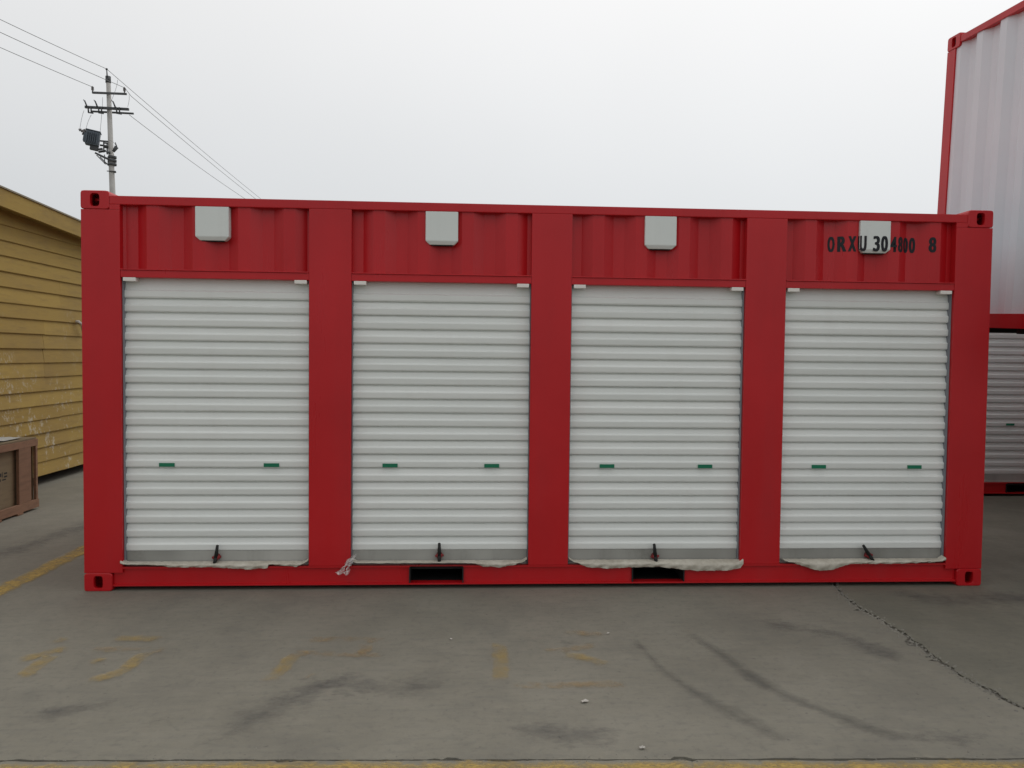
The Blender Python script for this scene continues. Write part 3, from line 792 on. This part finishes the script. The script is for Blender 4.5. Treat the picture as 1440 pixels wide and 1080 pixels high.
# transformer: tank, cooling tubes, lid and bushings
def tpart(name, me, m='transformer', p=None): return obj(name, me, m, p or pole)
tc = lp(133.5, 197, -.25)
tr = bpy.data.objects.new('transformer', None); tr.empty_display_size = .1; tr.location = tc; tr.rotation_euler = (0, R(8), R(20)); link(tr, pole)
obj('tank', box('tank', -.26, .27, -.22, .22, -.32, .27, .05), 'transformer', tr)
obj('tank_lid', box('tank_lid', -.29, .29, -.25, .25, .271, .31, .015), 'transformer', tr)
for k in range(6):
    obj('cooling_fin', box('cooling_fin', -.21 + k * .078, -.19 + k * .078, -.31, -.221, -.26, .2, .004), 'transformer', tr)
for k in range(3):
    obj('cooling_fin', box('cooling_fin', -.35, -.261, -.15 + k * .13, -.13 + k * .13, -.22, .15, .004), 'transformer', tr)
for k, (dx, dz) in enumerate([(-.56, .23), (-.42, .10), (-.40, .32)]):
    bm = bmesh.new(); add_tube(bm, (-.20, -.1 + .1 * k, .1), (dx, -.1 + .1 * k, dz), .055, .03, 10)
    for q in range(3):
        pa = Vector((-.20, -.1 + .1 * k, .1)).lerp(Vector((dx, -.1 + .1 * k, dz)), .4 + .2 * q); add_tube(bm, pa, pa + Vector((-.03, 0, .015)), .075, .06, 10)
    obj('bushing', bm_mesh('bushing', bm, True), 'porcelain', tr)
obj('drain_box', box('drain_box', -.05, .26, -.12, .12, -.50, -.321, .02), 'pole_dark', tr)
bm = bmesh.new()
for a, b, r in [((143, 200), (154, 200.5), .035), ((143, 206), (154, 207), .04), ((136, 217), (154, 225), .04), ((138, 220), (150, 232), .022), ((150, 232), (157, 232), .025), ((149, 219), (149, 232), .02), ((148, 200), (148, 216), .03), ((152, 216), (157, 216), .05), ((136, 213), (146, 211), .05)]:
    for dy in (-.2, .12): add_tube(bm, lp(*a, dy), lp(*b, dy), r, r, 8)
for py in (221, 226, 231): c = lp(157, py); add_tube(bm, c + Vector((0, 0, -.05)), c + Vector((0, 0, .05)), .17, .17, 14)
obj('transformer_bracket', bm_mesh('transformer_bracket', bm, True), 'pole_dark', pole)
bm = bmesh.new(); c = lp(157, 241.5); add_tube(bm, c + Vector((0, 0, -.02)), c + Vector((0, 0, .02)), .15, .15, 14); add_tube(bm, c + Vector((-.18, -.13, 0)), c + Vector((.2, -.13, 0)), .02, .02, 6)
obj('pole_band', bm_mesh('pole_band', bm, True), 'pole_dark', pole)
bm = bmesh.new(); add_tube(bm, lp(160, 214, -.12), lp(165, 207, -.12), .06, .09, 10); add_tube(bm, lp(165, 207, -.12), lp(163, 201, -.12), .03, .02, 8)
obj('low_voltage_box', bm_mesh('low_voltage_box', bm, True), 'pole_dark', pole)
for pts in [[(121, 158), (117, 168), (114.5, 187)], [(131, 164), (126, 172), (123, 186)], [(147, 139), (147, 152), (143, 188)], [(184, 134), (185, 142), (182, 151)], [(168, 114), (168, 124), (158, 146)], [(156, 199), (162, 200), (165, 206)]]:
    P = [lp(*p, -.2) for p in pts]
    q = [P[0].lerp(P[1], t).lerp(P[1].lerp(P[2], t), t) for t in [i / 10 for i in range(11)]]
    obj('jumper_wire', path_tube('jumper_wire', q, .008), 'wire', pole)

def span(a, b, sag, n=40):
    a, b = Vector(a), Vector(b)
    return [a.lerp(b, i / n) - Vector((0, 0, 4 * sag * (i / n) * (1 - i / n))) for i in range(n + 1)]
def near_end(a, slope):
    d = Vector((-1.03, -6, 0)).normalized(); a = Vector(a)
    return [a + d * s + Vector((0, 0, -slope * s + slope / 50 * s * s)) for s in [i * 50 / 40 for i in range(41)]]
def wire(pts, label):
    b = pts[0]
    o = obj('power_line', path_tube('power_line', [p - b for p in pts], .011, 6), 'wire', None, b)
    tag(o, label, 'wire', 'power lines on the utility pole')
A1 = PB + lp(151.5, 98.3, -.1); A2 = PB + lp(177.5, 124.5, -.16); A3 = PB + lp(132, 124.5, -.16)
B2 = PB + lp(182.5, 133, .1); B3 = PB + lp(179, 159, .17)
wire(near_end(A1, .085)[::-1] + span(A1, (-13.0, 84.6, 13.0), .35)[1:], 'thin overhead wire held by the pin on top of the utility pole')
wire(near_end(A2, .085)[::-1] + [B2] + span(B2, (-12.75, 84.6, 12.8), .45)[1:], 'thin overhead wire held by the right insulator of the upper crossarm')
wire(near_end(A3, .075)[::-1], 'thin overhead wire ending at the left insulator of the upper crossarm')
wire(span(B3, (-12.2, 70.0, 12.6), .5), 'thin overhead wire leaving the end of the lower crossarm')

# ------------------------------------------------------------------ scraps on the concrete
def scrap(x, y, r, rot, label, seed):
    rn = random.Random(seed); v, f = [], []
    for i in range(5):
        for j in range(4):
            v.append(((i / 4 - .5) * r * 2 + rn.uniform(-.1, .1) * r, (j / 3 - .5) * r * 1.3 + rn.uniform(-.1, .1) * r, .0065 + abs(rn.gauss(0, .25)) * r * .8))
    for i in range(4):
        for j in range(3): q = i * 4 + j; f.append((q, q + 4, q + 5, q + 1))
    o = obj('paper_scrap', pyd('paper_scrap', v, f), 'paper', None, (x, y, 0), (0, 0, rot))
    tag(o, label, 'scrap')
scrap(3.022, -1.702, .015, .3, 'crumpled pale paper scrap on the concrete left of the tyre marks', 1)
scrap(3.19, -2.12, .012, 0, 'small white paper scrap beside the front slab joint', 2)
scrap(3.283, -.858, .008, 1, 'tiny white paper scrap on the last worn yellow character', 3)
scrap(2.401, -.921, .008, 2, 'tiny pale paper scrap between two worn yellow characters', 4)
